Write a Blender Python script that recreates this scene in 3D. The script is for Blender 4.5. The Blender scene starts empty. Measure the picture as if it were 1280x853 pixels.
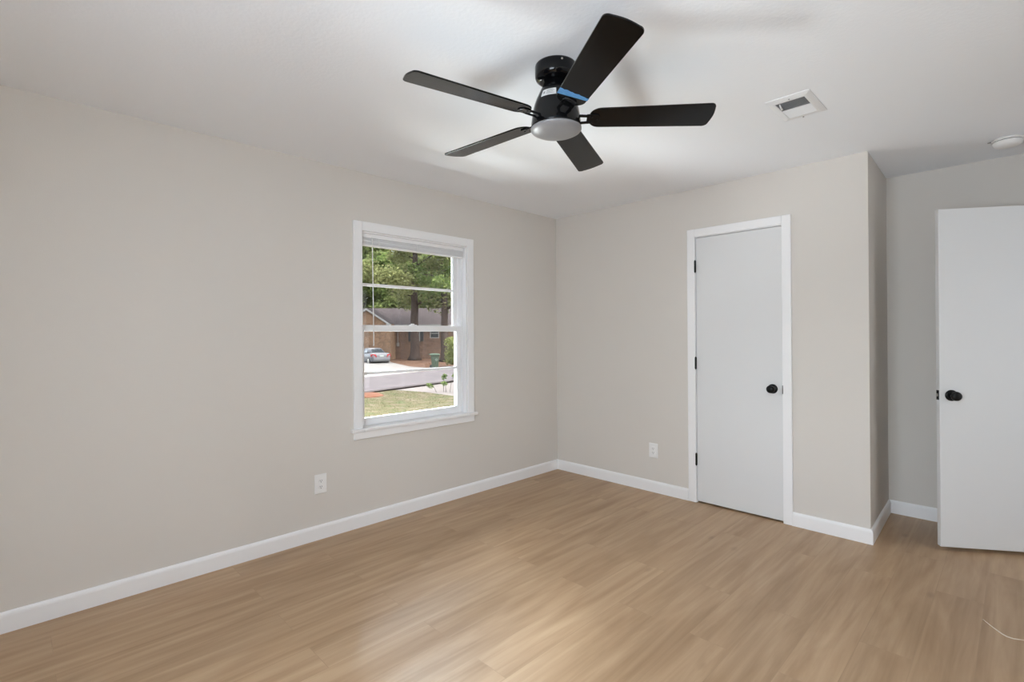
import bpy, bmesh, math, random
from math import sin, cos, pi, radians, atan2, sqrt
from mathutils import Vector, Matrix

scene = bpy.context.scene
COL = scene.collection
random.seed(7)

# ------------------------------------------------------------------ camera
CAM = Vector((3.189, -3.7708, 1.3127))
FW = Vector((-0.71077204, 0.7034156, 0.0031))
RT = Vector((0.70339373, 0.71077595, -0.00589994))
UP = Vector((0.00635351, 0.00201299, 0.99997779))
cd = bpy.data.cameras.new('camera')
cd.sensor_width = 36.0
cd.lens = 628.3491 / 1280 * 36.0
cd.shift_y = -10.01 / 1280
cd.clip_start = 0.02
cd.clip_end = 500
cam = bpy.data.objects.new('camera', cd)
COL.objects.link(cam)
m = Matrix((RT, UP, -FW)).transposed().to_4x4()
m.translation = CAM
cam.matrix_world = m
scene.camera = cam

# ------------------------------------------------------------------ light
SKY_STRENGTH = 1.12
SUN_STRENGTH = 3.5
REAR_SKY_W = 66.0      # sky light slanting down through the rear window
REAR_GROUND_W = 9.0   # light thrown up by the sunny ground outside it
HALL_FILL_W = 7.0  # added lamp on the hall wall, brightens the closet's side wall
LEFT_GROUND_FILL_W = 1050.0   # added unseen lamp below the left window, brightens the far ceiling
LEFT_SKY_FILL_W = 28000.0     # added unseen lamp above the left window, in place of stronger sky
EXPOSURE = 0.12

w = bpy.data.worlds.new('sky')
scene.world = w
w.use_nodes = True
nt = w.node_tree
bg = nt.nodes['Background']
sky = nt.nodes.new('ShaderNodeTexSky')
sky.sky_type = 'NISHITA'
sky.sun_disc = False
sky.sun_elevation = radians(52)
sky.sun_rotation = radians(60)
sky.dust_density = 3.0
hs = nt.nodes.new('ShaderNodeHueSaturation')
hs.inputs['Saturation'].default_value = 0.45
nt.links.new(sky.outputs[0], hs.inputs['Color'])
nt.links.new(hs.outputs[0], bg.inputs[0])
bg.inputs[1].default_value = SKY_STRENGTH

sd = bpy.data.lights.new('sun', 'SUN')
sd.energy = SUN_STRENGTH
sd.angle = radians(38)     # hazy sun
sd.color = (1.0, 0.95, 0.87)
sun = bpy.data.objects.new('sun', sd)
COL.objects.link(sun)
sun.rotation_euler = Vector((0.57, -0.10, -0.82)).to_track_quat('-Z', 'Y').to_euler()
sun.location = (10, 5, 20)

# window lamps behind the camera, added fill lamps at left window and hall
def area_light(name, loc, rot, sx, sy, watts, col):
    ad = bpy.data.lights.new(name, 'AREA')
    ad.shape = 'RECTANGLE'
    ad.size = sx
    ad.size_y = sy
    ad.energy = watts
    ad.color = col
    al = bpy.data.objects.new(name, ad)
    COL.objects.link(al)
    al.location = loc
    al.rotation_euler = rot
    return al


area_light('daylight_rear_sky', (2.70, -4.59, 1.36), (radians(90 - 19), 0, 0), 1.05, 1.20, REAR_SKY_W, (0.79, 0.895, 1.0))
area_light('daylight_rear_ground', (2.70, -4.59, 1.36), (radians(90 + 28), 0, 0), 1.05, 1.20, REAR_GROUND_W, (0.86, 0.93, 1.0))
area_light('left_sky_fill', (-1.8, 0.5, 6.8), Vector((1.9, -2.0, -5.6)).to_track_quat('-Z', 'Y').to_euler(), 4.5, 5.5, LEFT_SKY_FILL_W, (0.85, 0.93, 1.0))
area_light('left_ground_fill', (-1.35, -1.6, -0.40), Vector((1.3, 0.0, 1.5)).to_track_quat('-Z', 'Y').to_euler(), 6.0, 1.4, LEFT_GROUND_FILL_W, (0.88, 0.94, 1.0))
area_light('hall_fill', (4.60, 0.05, 1.25), (radians(90), 0, radians(90)), 1.1, 1.7, HALL_FILL_W, (0.92, 0.96, 1.0))

vs = scene.view_settings
vs.view_transform = 'Standard'
vs.look = 'None'
vs.gamma = 1.0
vs.use_curve_mapping = False
vs.exposure = EXPOSURE
cy = scene.cycles
cy.use_denoising = True
cy.max_bounces = 12
cy.diffuse_bounces = 8
cy.glossy_bounces = 4
cy.transparent_max_bounces = 16
cy.sample_clamp_indirect = 8.0
cy.caustics_reflective = False
cy.caustics_refractive = False

# ------------------------------------------------------------------ helpers


def lin(h):
    h = h.lstrip('#')
    o = []
    for i in (0, 2, 4):
        c = int(h[i:i + 2], 16) / 255
        o.append(c / 12.92 if c <= 0.04045 else ((c + 0.055) / 1.055) ** 2.4)
    return (*o, 1)


def N(mt, t, **kw):
    n = mt.node_tree.nodes.new(t)
    for k, v in kw.items():
        if hasattr(n, k):
            setattr(n, k, v)
        else:
            n.inputs[k].default_value = v
    return n


def L(mt, a, b):
    mt.node_tree.links.new(a, b)


def mat(name, col, rough=0.5, metal=0.0, spec=0.5, bump=None, vary=None):
    """Principled; vary=(scale, colour2, stretch) mixes in a second colour by noise; bump=(scale, strength)."""
    mt = bpy.data.materials.new(name)
    mt.use_nodes = True
    b = mt.node_tree.nodes['Principled BSDF']
    if isinstance(col, str):
        col = lin(col)
    b.inputs['Base Color'].default_value = col
    b.inputs['Roughness'].default_value = rough
    b.inputs['Metallic'].default_value = metal
    b.inputs['Specular IOR Level'].default_value = spec
    tc = N(mt, 'ShaderNodeTexCoord')
    if vary:
        mp = N(mt, 'ShaderNodeMapping')
        mp.inputs['Scale'].default_value = vary[2] if len(vary) > 2 else (1, 1, 1)
        L(mt, tc.outputs['Object'], mp.inputs[0])
        nz = N(mt, 'ShaderNodeTexNoise')
        nz.inputs['Scale'].default_value = vary[0]
        nz.inputs['Detail'].default_value = 6
        nz.inputs['Roughness'].default_value = 0.65
        L(mt, mp.outputs[0], nz.inputs[0])
        rp = N(mt, 'ShaderNodeValToRGB')
        rp.color_ramp.elements[0].position = 0.36
        rp.color_ramp.elements[1].position = 0.64
        rp.color_ramp.elements[0].color = col
        c2 = lin(vary[1]) if isinstance(vary[1], str) else vary[1]
        rp.color_ramp.elements[1].color = c2
        if len(vary) > 3:
            e = rp.color_ramp.elements.new(0.5)
            e.color = lin(vary[3])
        L(mt, nz.outputs['Fac'], rp.inputs[0])
        L(mt, rp.outputs[0], b.inputs['Base Color'])
    if bump:
        nb = N(mt, 'ShaderNodeTexNoise')
        nb.inputs['Scale'].default_value = bump[0]
        nb.inputs['Detail'].default_value = 4
        L(mt, tc.outputs['Object'], nb.inputs[0])
        bp = N(mt, 'ShaderNodeBump')
        bp.inputs['Strength'].default_value = bump[1]
        bp.inputs['Distance'].default_value = 0.01
        L(mt, nb.outputs['Fac'], bp.inputs['Height'])
        L(mt, bp.outputs[0], b.inputs['Normal'])
    return mt


def obj(name, bm, material, parent=None, smooth=False, loc=None):
    me = bpy.data.meshes.new(name)
    bmesh.ops.recalc_face_normals(bm, faces=bm.faces)
    bm.to_mesh(me)
    bm.free()
    if smooth:
        me.polygons.foreach_set('use_smooth', [True] * len(me.polygons))
    for x in (material if isinstance(material, (list, tuple)) else [material]):
        me.materials.append(x)
    o = bpy.data.objects.new(name, me)
    COL.objects.link(o)
    if parent is not None:
        o.parent = parent
    if loc is not None:
        o.location = loc
    return o


def bevel(o, wd=0.002, seg=2, ang=40):
    md = o.modifiers.new('bevel', 'BEVEL')
    md.width = wd
    md.segments = seg
    md.limit_method = 'ANGLE'
    md.angle_limit = radians(ang)
    return o


def tag(o, label=None, cat=None, group=None, kind=None):
    if label:
        o['label'] = label
    if cat:
        o['category'] = cat
    if group:
        o['group'] = group
    if kind:
        o['kind'] = kind
    return o


def thing(name, label, cat, loc=(0, 0, 0), rz=0.0, group=None, kind=None):
    o = bpy.data.objects.new(name, None)
    o.empty_display_size = 0.1
    COL.objects.link(o)
    o.location = loc
    o.rotation_euler = (0, 0, rz)
    return tag(o, label, cat, group, kind)


def box(bm, x0, x1, y0, y1, z0, z1, mi=0):
    v = [bm.verts.new((x, y, z)) for z in (z0, z1) for y in (y0, y1) for x in (x0, x1)]
    for f in ((0, 2, 3, 1), (4, 5, 7, 6), (0, 1, 5, 4), (2, 6, 7, 3), (0, 4, 6, 2), (1, 3, 7, 5)):
        bm.faces.new([v[i] for i in f]).material_index = mi
    return v


def prism(bm, poly, z0, z1, mi=0):
    a = [bm.verts.new((x, y, z0)) for x, y in poly]
    b = [bm.verts.new((x, y, z1)) for x, y in poly]
    bm.faces.new(a[::-1]).material_index = mi
    bm.faces.new(b).material_index = mi
    n = len(poly)
    for i in range(n):
        bm.faces.new((a[i], a[(i + 1) % n], b[(i + 1) % n], b[i])).material_index = mi
    return a + b


def loft(bm, rings, cap=True, closed=True):
    R = [[bm.verts.new(p) for p in r] for r in rings]
    n = len(R[0])
    for a, b in zip(R, R[1:]):
        for i in range(n if closed else n - 1):
            bm.faces.new((a[i], a[(i + 1) % n], b[(i + 1) % n], b[i]))
    if cap:
        bm.faces.new(R[0][::-1])
        bm.faces.new(R[-1])
    return R


def lathe(bm, prof, seg=48, M=None, a0=0.0, a1=2 * pi):
    """Revolve (r, z) pairs around z; r = 0 gives a pole."""
    full = abs(a1 - a0 - 2 * pi) < 1e-6
    n = seg if full else seg + 1
    rings = []
    for r, z in prof:
        if r < 1e-6:
            p = Vector((0, 0, z))
            rings.append([bm.verts.new(M @ p if M else p)])
        else:
            ring = []
            for i in range(n):
                a = a0 + (a1 - a0) * i / seg
                p = Vector((r * cos(a), r * sin(a), z))
                ring.append(bm.verts.new(M @ p if M else p))
            rings.append(ring)
    for a, b in zip(rings, rings[1:]):
        k = seg
        for i in range(k):
            j = (i + 1) % n
            if len(a) == 1 and len(b) == 1:
                continue
            if len(a) == 1:
                bm.faces.new((a[0], b[i], b[j]))
            elif len(b) == 1:
                bm.faces.new((a[i], a[j], b[0]))
            else:
                bm.faces.new((a[i], a[j], b[j], b[i]))


def tube(bm, pts, rad, seg=8):
    pts = [Vector(p) for p in pts]
    if not isinstance(rad, (list, tuple)):
        rad = [rad] * len(pts)
    rings = []
    for i, p in enumerate(pts):
        d = (pts[min(i + 1, len(pts) - 1)] - pts[max(i - 1, 0)]).normalized()
        ref = Vector((0, 0, 1)) if abs(d.z) < 0.9 else Vector((1, 0, 0))
        u = d.cross(ref).normalized()
        v = d.cross(u)
        rings.append([p + rad[i] * (u * cos(2 * pi * k / seg) + v * sin(2 * pi * k / seg)) for k in range(seg)])
    loft(bm, rings)


def ground_pt(d, s, z=None):
    """Street frame: d metres out along the camera's heading, s metres to its right."""
    h = Vector((-0.7108, 0.7034, 0)) * d + Vector((0.7034, 0.7108, 0)) * s
    return Vector((CAM.x + h.x, CAM.y + h.y, ground_z(d) if z is None else z))


def ground_z(d):
    t = min(1, max(0, (d - 41.5) / 5.5))
    return -1.25 + 0.25 * t * t * (3 - 2 * t)


STREET_RZ = atan2(0.7108, 0.7034)

# ------------------------------------------------------------------ materials
M_wall = mat('wall_paint', (0.685, 0.652, 0.611, 1), 0.75, spec=0.25, bump=(220, 0.06))
M_ceil = mat('ceiling_paint', (0.875, 0.90, 0.94, 1), 0.9, spec=0.15, bump=(70, 0.10))
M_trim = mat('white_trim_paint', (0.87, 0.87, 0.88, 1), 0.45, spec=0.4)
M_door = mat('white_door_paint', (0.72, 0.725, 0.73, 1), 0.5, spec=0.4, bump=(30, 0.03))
M_plate = mat('white_plastic', (0.84, 0.84, 0.84, 1), 0.35)
M_vinyl = mat('white_vinyl', (0.87, 0.87, 0.88, 1), 0.4)
M_slot = mat('dark_slot', (0.06, 0.06, 0.06, 1), 0.7)
M_black = mat('black_metal', (0.004, 0.004, 0.004, 1), 0.35, spec=0.25)
M_fan = mat('black_gloss_enamel', (0.003, 0.003, 0.0035, 1), 0.12, spec=0.3)
M_blade = mat('black_blade_laminate', (0.002, 0.002, 0.002, 1), 0.16, spec=0.28)
M_dome = mat('frosted_white_lens', (0.25, 0.25, 0.26, 1), 0.35)
M_steel = mat('brushed_steel', (0.6, 0.58, 0.55, 1), 0.3, metal=1.0)
M_tape = mat('blue_masking_tape', (0.045, 0.19, 0.44, 1), 0.7, vary=(120, (0.07, 0.25, 0.50, 1)))
M_stick = mat('paper_sticker', (0.62, 0.62, 0.62, 1), 0.6)
M_ink = mat('sticker_ink', (0.2, 0.2, 0.2, 1), 0.6)
M_duct = mat('duct_grey', (0.34, 0.34, 0.34, 1), 0.8)
M_grille = mat('register_enamel', (0.80, 0.81, 0.83, 1), 0.5)
M_curl = mat('pale_curl', (0.75, 0.66, 0.55, 1), 0.6)


def floor_material():
    mt = bpy.data.materials.new('oak_vinyl_planks')
    mt.use_nodes = True
    b = mt.node_tree.nodes['Principled BSDF']
    tc = N(mt, 'ShaderNodeTexCoord')
    sp = N(mt, 'ShaderNodeSeparateXYZ')
    L(mt, tc.outputs['Object'], sp.inputs[0])
    cb = N(mt, 'ShaderNodeCombineXYZ')
    L(mt, sp.outputs['Y'], cb.inputs['X'])
    L(mt, sp.outputs['X'], cb.inputs['Y'])
    br = N(mt, 'ShaderNodeTexBrick')
    br.offset = 0.37
    br.offset_frequency = 2
    br.inputs['Scale'].default_value = 1.0
    br.inputs['Brick Width'].default_value = 1.22
    br.inputs['Row Height'].default_value = 0.18
    br.inputs['Mortar Size'].default_value = 0.0011
    br.inputs['Mortar Smooth'].default_value = 0.3
    br.inputs['Bias'].default_value = 0.0
    br.inputs['Color1'].default_value = (0, 0, 0, 1)
    br.inputs['Color2'].default_value = (1, 1, 1, 1)
    br.inputs['Mortar'].default_value = (0.5, 0.5, 0.5, 1)
    L(mt, cb.outputs[0], br.inputs['Vector'])
    # grain, shifted per plank
    sh = N(mt, 'ShaderNodeVectorMath', operation='MULTIPLY_ADD')
    sh.inputs[1].default_value = (7, 13, 5)
    L(mt, br.outputs['Color'], sh.inputs[0])
    L(mt, tc.outputs['Object'], sh.inputs[2])
    m1 = N(mt, 'ShaderNodeMapping')
    m1.inputs['Scale'].default_value = (22, 1.1, 1)
    L(mt, sh.outputs[0], m1.inputs[0])
    n1 = N(mt, 'ShaderNodeTexNoise')
    n1.inputs['Scale'].default_value = 1.0
    n1.inputs['Detail'].default_value = 8
    n1.inputs['Roughness'].default_value = 0.6
    n1.inputs['Distortion'].default_value = 0.6
    L(mt, m1.outputs[0], n1.inputs[0])
    m2 = N(mt, 'ShaderNodeMapping')
    m2.inputs['Scale'].default_value = (6, 0.9, 1)
    L(mt, sh.outputs[0], m2.inputs[0])
    n2 = N(mt, 'ShaderNodeTexNoise')
    n2.inputs['Scale'].default_value = 1.3
    n2.inputs['Detail'].default_value = 3
    n2.inputs['Distortion'].default_value = 1.2
    L(mt, m2.outputs[0], n2.inputs[0])
    # knots
    vo = N(mt, 'ShaderNodeTexVoronoi')
    vo.inputs['Scale'].default_value = 1.0
    m3 = N(mt, 'ShaderNodeMapping')
    m3.inputs['Scale'].default_value = (4.2, 2.0, 1)
    L(mt, sh.outputs[0], m3.inputs[0])
    L(mt, m3.outputs[0], vo.inputs['Vector'])
    kr = N(mt, 'ShaderNodeMapRange')
    kr.inputs['From Min'].default_value = 0.0
    kr.inputs['From Max'].default_value = 0.10
    kr.inputs['To Min'].default_value = 0.45
    kr.inputs['To Max'].default_value = 0.0
    L(mt, vo.outputs['Distance'], kr.inputs['Value'])
    ad1 = N(mt, 'ShaderNodeMath', operation='MULTIPLY_ADD')
    L(mt, n1.outputs['Fac'], ad1.inputs[0])
    ad1.inputs[1].default_value = 0.55
    mu = N(mt, 'ShaderNodeMath', operation='MULTIPLY')
    L(mt, n2.outputs['Fac'], mu.inputs[0])
    mu.inputs[1].default_value = 0.45
    L(mt, mu.outputs[0], ad1.inputs[2])
    rp = N(mt, 'ShaderNodeValToRGB')
    rp.color_ramp.elements[0].position = 0.34
    rp.color_ramp.elements[0].color = FLOOR_DARK
    rp.color_ramp.elements[1].position = 0.66
    rp.color_ramp.elements[1].color = FLOOR_LIGHT
    L(mt, ad1.outputs[0], rp.inputs[0])
    # per plank tone
    tone = N(mt, 'ShaderNodeMix', data_type='RGBA', blend_type='MULTIPLY')
    tone.inputs['Factor'].default_value = 1.0
    tr = N(mt, 'ShaderNodeMapRange')
    tr.inputs['To Min'].default_value = 0.96
    tr.inputs['To Max'].default_value = 1.035
    L(mt, br.outputs['Color'], tr.inputs['Value'])
    L(mt, rp.outputs[0], tone.inputs[6])
    L(mt, tr.outputs[0], tone.inputs[7])
    kn = N(mt, 'ShaderNodeMix', data_type='RGBA')
    kn.inputs[7].default_value = (0.17, 0.10, 0.06, 1)
    L(mt, kr.outputs[0], kn.inputs['Factor'])
    L(mt, tone.outputs[2], kn.inputs[6])
    jt = N(mt, 'ShaderNodeMix', data_type='RGBA')
    jt.inputs[7].default_value = (0.20, 0.13, 0.085, 1)
    jf = N(mt, 'ShaderNodeMath', operation='MULTIPLY')
    jf.inputs[1].default_value = 0.22
    L(mt, br.outputs['Fac'], jf.inputs[0])
    L(mt, jf.outputs[0], jt.inputs['Factor'])
    L(mt, kn.outputs[2], jt.inputs[6])
    L(mt, jt.outputs[2], b.inputs['Base Color'])
    b.inputs['Roughness'].default_value = 0.40
    b.inputs['Specular IOR Level'].default_value = 0.45
    bp = N(mt, 'ShaderNodeBump')
    bp.inputs['Strength'].default_value = 0.08
    bp.inputs['Distance'].default_value = 0.004
    L(mt, n1.outputs['Fac'], bp.inputs['Height'])
    L(mt, bp.outputs[0], b.inputs['Normal'])
    return mt


FLOOR_DARK = (0.335, 0.208, 0.112, 1)
FLOOR_LIGHT = (0.52, 0.358, 0.218, 1)
M_floor = floor_material()


def glass_material():
    mt = bpy.data.materials.new('window_glass')
    mt.use_nodes = True
    nt = mt.node_tree
    nt.nodes.remove(nt.nodes['Principled BSDF'])
    out = nt.nodes['Material Output']
    tr = N(mt, 'ShaderNodeBsdfTransparent')
    tr.inputs[0].default_value = (0.97, 0.98, 0.97, 1)
    gl = N(mt, 'ShaderNodeBsdfGlossy')
    gl.inputs['Roughness'].default_value = 0.02
    fr = N(mt, 'ShaderNodeFresnel')
    fr.inputs['IOR'].default_value = 1.35
    mx = N(mt, 'ShaderNodeMixShader')
    L(mt, fr.outputs[0], mx.inputs[0])
    L(mt, tr.outputs[0], mx.inputs[1])
    L(mt, gl.outputs[0], mx.inputs[2])
    L(mt, mx.outputs[0], out.inputs['Surface'])
    return mt


M_glass = glass_material()


def brick_material(name, c1, c2, mort, sc=1.0):
    mt = bpy.data.materials.new(name)
    mt.use_nodes = True
    b = mt.node_tree.nodes['Principled BSDF']
    tc = N(mt, 'ShaderNodeTexCoord')
    sp = N(mt, 'ShaderNodeSeparateXYZ')
    L(mt, tc.outputs['Object'], sp.inputs[0])
    ad = N(mt, 'ShaderNodeMath', operation='ADD')
    L(mt, sp.outputs['X'], ad.inputs[0])
    L(mt, sp.outputs['Y'], ad.inputs[1])
    cb = N(mt, 'ShaderNodeCombineXYZ')
    L(mt, ad.outputs[0], cb.inputs['X'])
    L(mt, sp.outputs['Z'], cb.inputs['Y'])
    br = N(mt, 'ShaderNodeTexBrick')
    br.inputs['Scale'].default_value = sc
    br.inputs['Brick Width'].default_value = 0.22
    br.inputs['Row Height'].default_value = 0.075
    br.inputs['Mortar Size'].default_value = 0.008
    br.inputs['Color1'].default_value = c1
    br.inputs['Color2'].default_value = c2
    br.inputs['Mortar'].default_value = mort
    L(mt, cb.outputs[0], br.inputs['Vector'])
    nz = N(mt, 'ShaderNodeTexNoise')
    nz.inputs['Scale'].default_value = 2.6
    nz.inputs['Detail'].default_value = 8
    nz.inputs['Roughness'].default_value = 0.75
    L(mt, tc.outputs['Object'], nz.inputs[0])
    mr = N(mt, 'ShaderNodeMapRange')
    mr.inputs['From Min'].default_value = 0.3
    mr.inputs['From Max'].default_value = 0.7
    mr.inputs['To Min'].default_value = 0.45
    mr.inputs['To Max'].default_value = 1.5
    L(mt, nz.outputs['Fac'], mr.inputs['Value'])
    mx = N(mt, 'ShaderNodeMix', data_type='RGBA', blend_type='MULTIPLY')
    mx.inputs['Factor'].default_value = 1
    L(mt, br.outputs['Color'], mx.inputs[6])
    L(mt, mr.outputs[0], mx.inputs[7])
    L(mt, mx.outputs[2], b.inputs['Base Color'])
    b.inputs['Roughness'].default_value = 0.9
    return mt


# ------------------------------------------------------------------ room shell
H = 2.44
RX = 3.605         # right wall
BY = -4.60         # wall behind the camera
AY = 0.768         # alcove back wall
CXR = 2.5306       # corner of the closet
CXI = 2.5065       # closet return meets the alcove wall
T = 0.16
WY0, WY1, WZ0, WZ1 = -2.072, -1.135, 0.675, 2.035      # window opening
DX0, DX1, DZ1 = 1.402, 2.053, 2.075                    # closet door opening


def structure(name, bm, mtl, label, cat):
    return tag(obj(name, bm, mtl), label, cat, kind='structure')


bm = bmesh.new()
box(bm, -T, 4.75, BY - T, AY + T, -0.12, 0.0)
structure('floor', bm, M_floor, 'light oak wood plank floor of the empty bedroom', 'floor')
bm = bmesh.new()
box(bm, -T, 4.75, BY - T, AY + T, H, H + 0.15)
structure('ceiling', bm, M_ceil, 'white lightly textured flat bedroom ceiling', 'ceiling')

bm = bmesh.new()
box(bm, -T, 0, BY - T, WY0, 0, H)
box(bm, -T, 0, WY1, AY, 0, H)
box(bm, -T, 0, WY0, WY1, 0, WZ0 - 0.032)
box(bm, -T, 0, WY0, WY1, WZ1, H)
structure('wall_left', bm, M_wall, 'long beige wall on the left holding the window', 'wall')

bm = bmesh.new()
box(bm, 0, DX0, 0, 0.1, 0, H)
box(bm, DX0, DX1, 0, 0.1, DZ1, H)
prism(bm, [(DX1, 0), (CXR, 0), (2.430, 0.1), (DX1, 0.1)], 0, H)
structure('wall_closet', bm, M_wall, 'beige far wall around the closed white closet door', 'wall')

bm = bmesh.new()
prism(bm, [(CXR, 0), (CXI, AY), (2.4065, AY), (2.430, 0.1)], 0, H)
structure('wall_return', bm, M_wall, 'narrow beige side wall of the closet, at the mouth of the alcove', 'wall')

bm = bmesh.new()
box(bm, -T, 4.75, AY, AY + T, 0, H)
structure('wall_alcove', bm, M_wall, 'beige wall at the back of the alcove behind the open door', 'wall')

RY0, RY1 = -0.185, 0.690     # entry doorway in the right wall
bm = bmesh.new()
box(bm, RX, RX + 0.11, BY, RY0, 0, H)
box(bm, RX, RX + 0.11, RY1, AY, 0, H)
box(bm, RX, RX + 0.11, RY0, RY1, 2.09, H)
structure('wall_right', bm, M_wall, 'beige wall on the right with the entry doorway', 'wall')

BWX0, BWX1, BWZ0, BWZ1 = 2.13, 3.27, 0.68, 2.04
bm = bmesh.new()
box(bm, 0, BWX0, BY - T, BY, 0, H)
box(bm, BWX1, 4.75, BY - T, BY, 0, H)
box(bm, BWX0, BWX1, BY - T, BY, 0, BWZ0)
box(bm, BWX0, BWX1, BY - T, BY, BWZ1, H)
structure('wall_front', bm, M_wall, 'beige wall behind the camera with a second window', 'wall')

bm = bmesh.new()
box(bm, 4.63, 4.75, BY, AY, 0, H)
structure('wall_hall', bm, M_wall, 'beige hallway wall beyond the entry doorway', 'wall')

# ---- baseboards: straight runs with mitred ends
BBH, BBT = 0.092, 0.014


def baseboard(name, A, B, nrm, ea, eb, label):
    A, B, nrm = Vector(A), Vector(B), Vector(nrm).normalized()
    d = (B - A).normalized()
    prof = [(0, 0), (BBT, 0), (BBT, BBH * 0.80), (BBT * 0.86, BBH * 0.90), (BBT * 0.6, BBH * 0.96), (BBT * 0.35, BBH), (0, BBH)]
    bm = bmesh.new()
    ra = [(*(A + nrm * t - d * ea * t), z) for t, z in prof]
    rb = [(*(B + nrm * t + d * eb * t), z) for t, z in prof]
    loft(bm, [ra, rb])
    return structure(name, bm, M_trim, label, 'baseboard')


baseboard('baseboard_left', (0, BY), (0, 0), (1, 0), -1, -1, 'white baseboard running below the window wall')
baseboard('baseboard_closet', (0, 0), (1.350, 0), (0, -1), -1, 0, 'white baseboard left of the closed closet door')
baseboard('baseboard_corner', (2.088, 0), (CXR, 0), (0, -1), 0, 1, 'short white baseboard right of the closed closet door')
baseboard('baseboard_return', (CXR, 0), (CXI, AY), (1, 0.0314), 1, -1, 'white baseboard on the narrow side of the closet')
baseboard('baseboard_alcove', (CXI, AY), (RX, AY), (0, -1), -1, -1, 'white baseboard in the alcove behind the open door')
baseboard('baseboard_right', (RX, BY), (RX, RY0 - 0.065), (-1, 0), -1, 0, 'white baseboard along the right wall')
baseboard('baseboard_front', (0, BY), (RX, BY), (0, 1), -1, -1, 'white baseboard below the wall behind the camera')

# ------------------------------------------------------------------ windows


def casing_frame(bm, y0, y1, z0, z1, wd, x0, x1, bottom=False):
    """Picture-frame boards around an opening in a wall facing +x (flat stock, butt joints)."""
    box(bm, x0, x1, y0 - wd, y0, z0, z1 + wd)
    box(bm, x0, x1, y1, y1 + wd, z0, z1 + wd)
    box(bm, x0, x1, y0, y1, z1, z1 + wd)
    if bottom:
        box(bm, x0, x1, y0 - wd, y1 + wd, z0 - wd, z0)


def sash(root, y0, y1, z0, z1, xf, top, bot, stile, munt):
    """One sash facing +x: rails and stiles with a horizontal bar, glass behind."""
    bm = bmesh.new()
    xb = xf - 0.034
    box(bm, xb, xf, y0, y0 + stile, z0, z1)
    box(bm, xb, xf, y1 - stile, y1, z0, z1)
    box(bm, xb, xf, y0 + stile, y1 - stile, z0, z0 + bot)
    box(bm, xb, xf, y0 + stile, y1 - stile, z1 - top, z1)
    s = bevel(obj('sash', bm, M_vinyl, root), 0.003)
    bm = bmesh.new()
    box(bm, xf - 0.026, xf - 0.008, y0 + stile, y1 - stile, munt - 0.010, munt + 0.010)
    bevel(obj('muntin', bm, M_vinyl, s), 0.003)
    bm = bmesh.new()
    box(bm, xf - 0.020, xf - 0.016, y0 + stile, y1 - stile, z0 + bot, z1 - top)
    obj('pane', bm, M_glass, s)
    return s


def make_window(name, label, y0, y1, z0, z1, wd=0.064):
    root = thing(name, label, 'window', kind='structure')
    bm = bmesh.new()
    casing_frame(bm, y0, y1, z0, z1, wd, 0, 0.016)
    bevel(obj('casing', bm, M_trim, root), 0.003)
    bm = bmesh.new()
    box(bm, -0.055, 0.036, y0, y1, z0 - 0.022, z0)
    box(bm, 0, 0.036, y0 - wd - 0.024, y0, z0 - 0.022, z0)
    box(bm, 0, 0.036, y1, y1 + wd + 0.024, z0 - 0.022, z0)
    bevel(obj('stool', bm, M_trim, root), 0.004)
    bm = bmesh.new()
    box(bm, 0, 0.017, y0 - wd, y1 + wd, z0 - 0.074, z0 - 0.022)
    bevel(obj('apron', bm, M_trim, root), 0.003)
    bm = bmesh.new()     # jamb liner
    j = 0.010
    box(bm, -T, 0, y0, y0 + j, z0, z1)
    box(bm, -T, 0, y1 - j, y1, z0, z1)
    box(bm, -T, 0, y0 + j, y1 - j, z1 - j, z1)
    box(bm, -T - 0.03, -0.055, y0, y1, z0 - 0.03, z0)
    # stop bead in front of the lower sash and parting strip of the tracks
    for a, b in ((y0 + j, y0 + j + 0.010), (y1 - j - 0.010, y1 - j)):
        box(bm, -0.055, -0.040, a, b, z0, z1 - j)
        box(bm, -0.104, -0.096, a, b, z0, z1 - j)
    bevel(obj('jamb', bm, M_vinyl, root), 0.002)
    mid = z0 + 0.689
    sash(root, y0 + j + 0.002, y1 - j - 0.002, z0 + 0.001, mid + 0.022, -0.060, 0.045, 0.052, 0.040, z0 + 0.368)
    sash(root, y0 + j + 0.002, y1 - j - 0.002, mid - 0.022, z1 - j - 0.002, -0.106, 0.045, 0.045, 0.040, z0 + 1.003)
    bm = bmesh.new()     # sash lock on the meeting rail
    yc = (y0 + y1) / 2
    box(bm, -0.088, -0.066, yc - 0.03, yc + 0.03, mid + 0.022, mid + 0.028)
    box(bm, -0.080, -0.068, yc - 0.02, yc + 0.008, mid + 0.028, mid + 0.036)
    bevel(obj('sash_lock', bm, M_vinyl, root), 0.002)
    return root


make_window('window_1', 'white double-hung window in the left wall, house and street beyond', WY0, WY1, WZ0, WZ1)
w2 = make_window('window_2', 'white double-hung window in the wall behind the camera', -(BWX1 - 2.70), (BWX1 - 2.70), BWZ0, BWZ1)
w2.location = (2.70, BY, 0)
w2.rotation_euler = (0, 0, radians(90))

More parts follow.
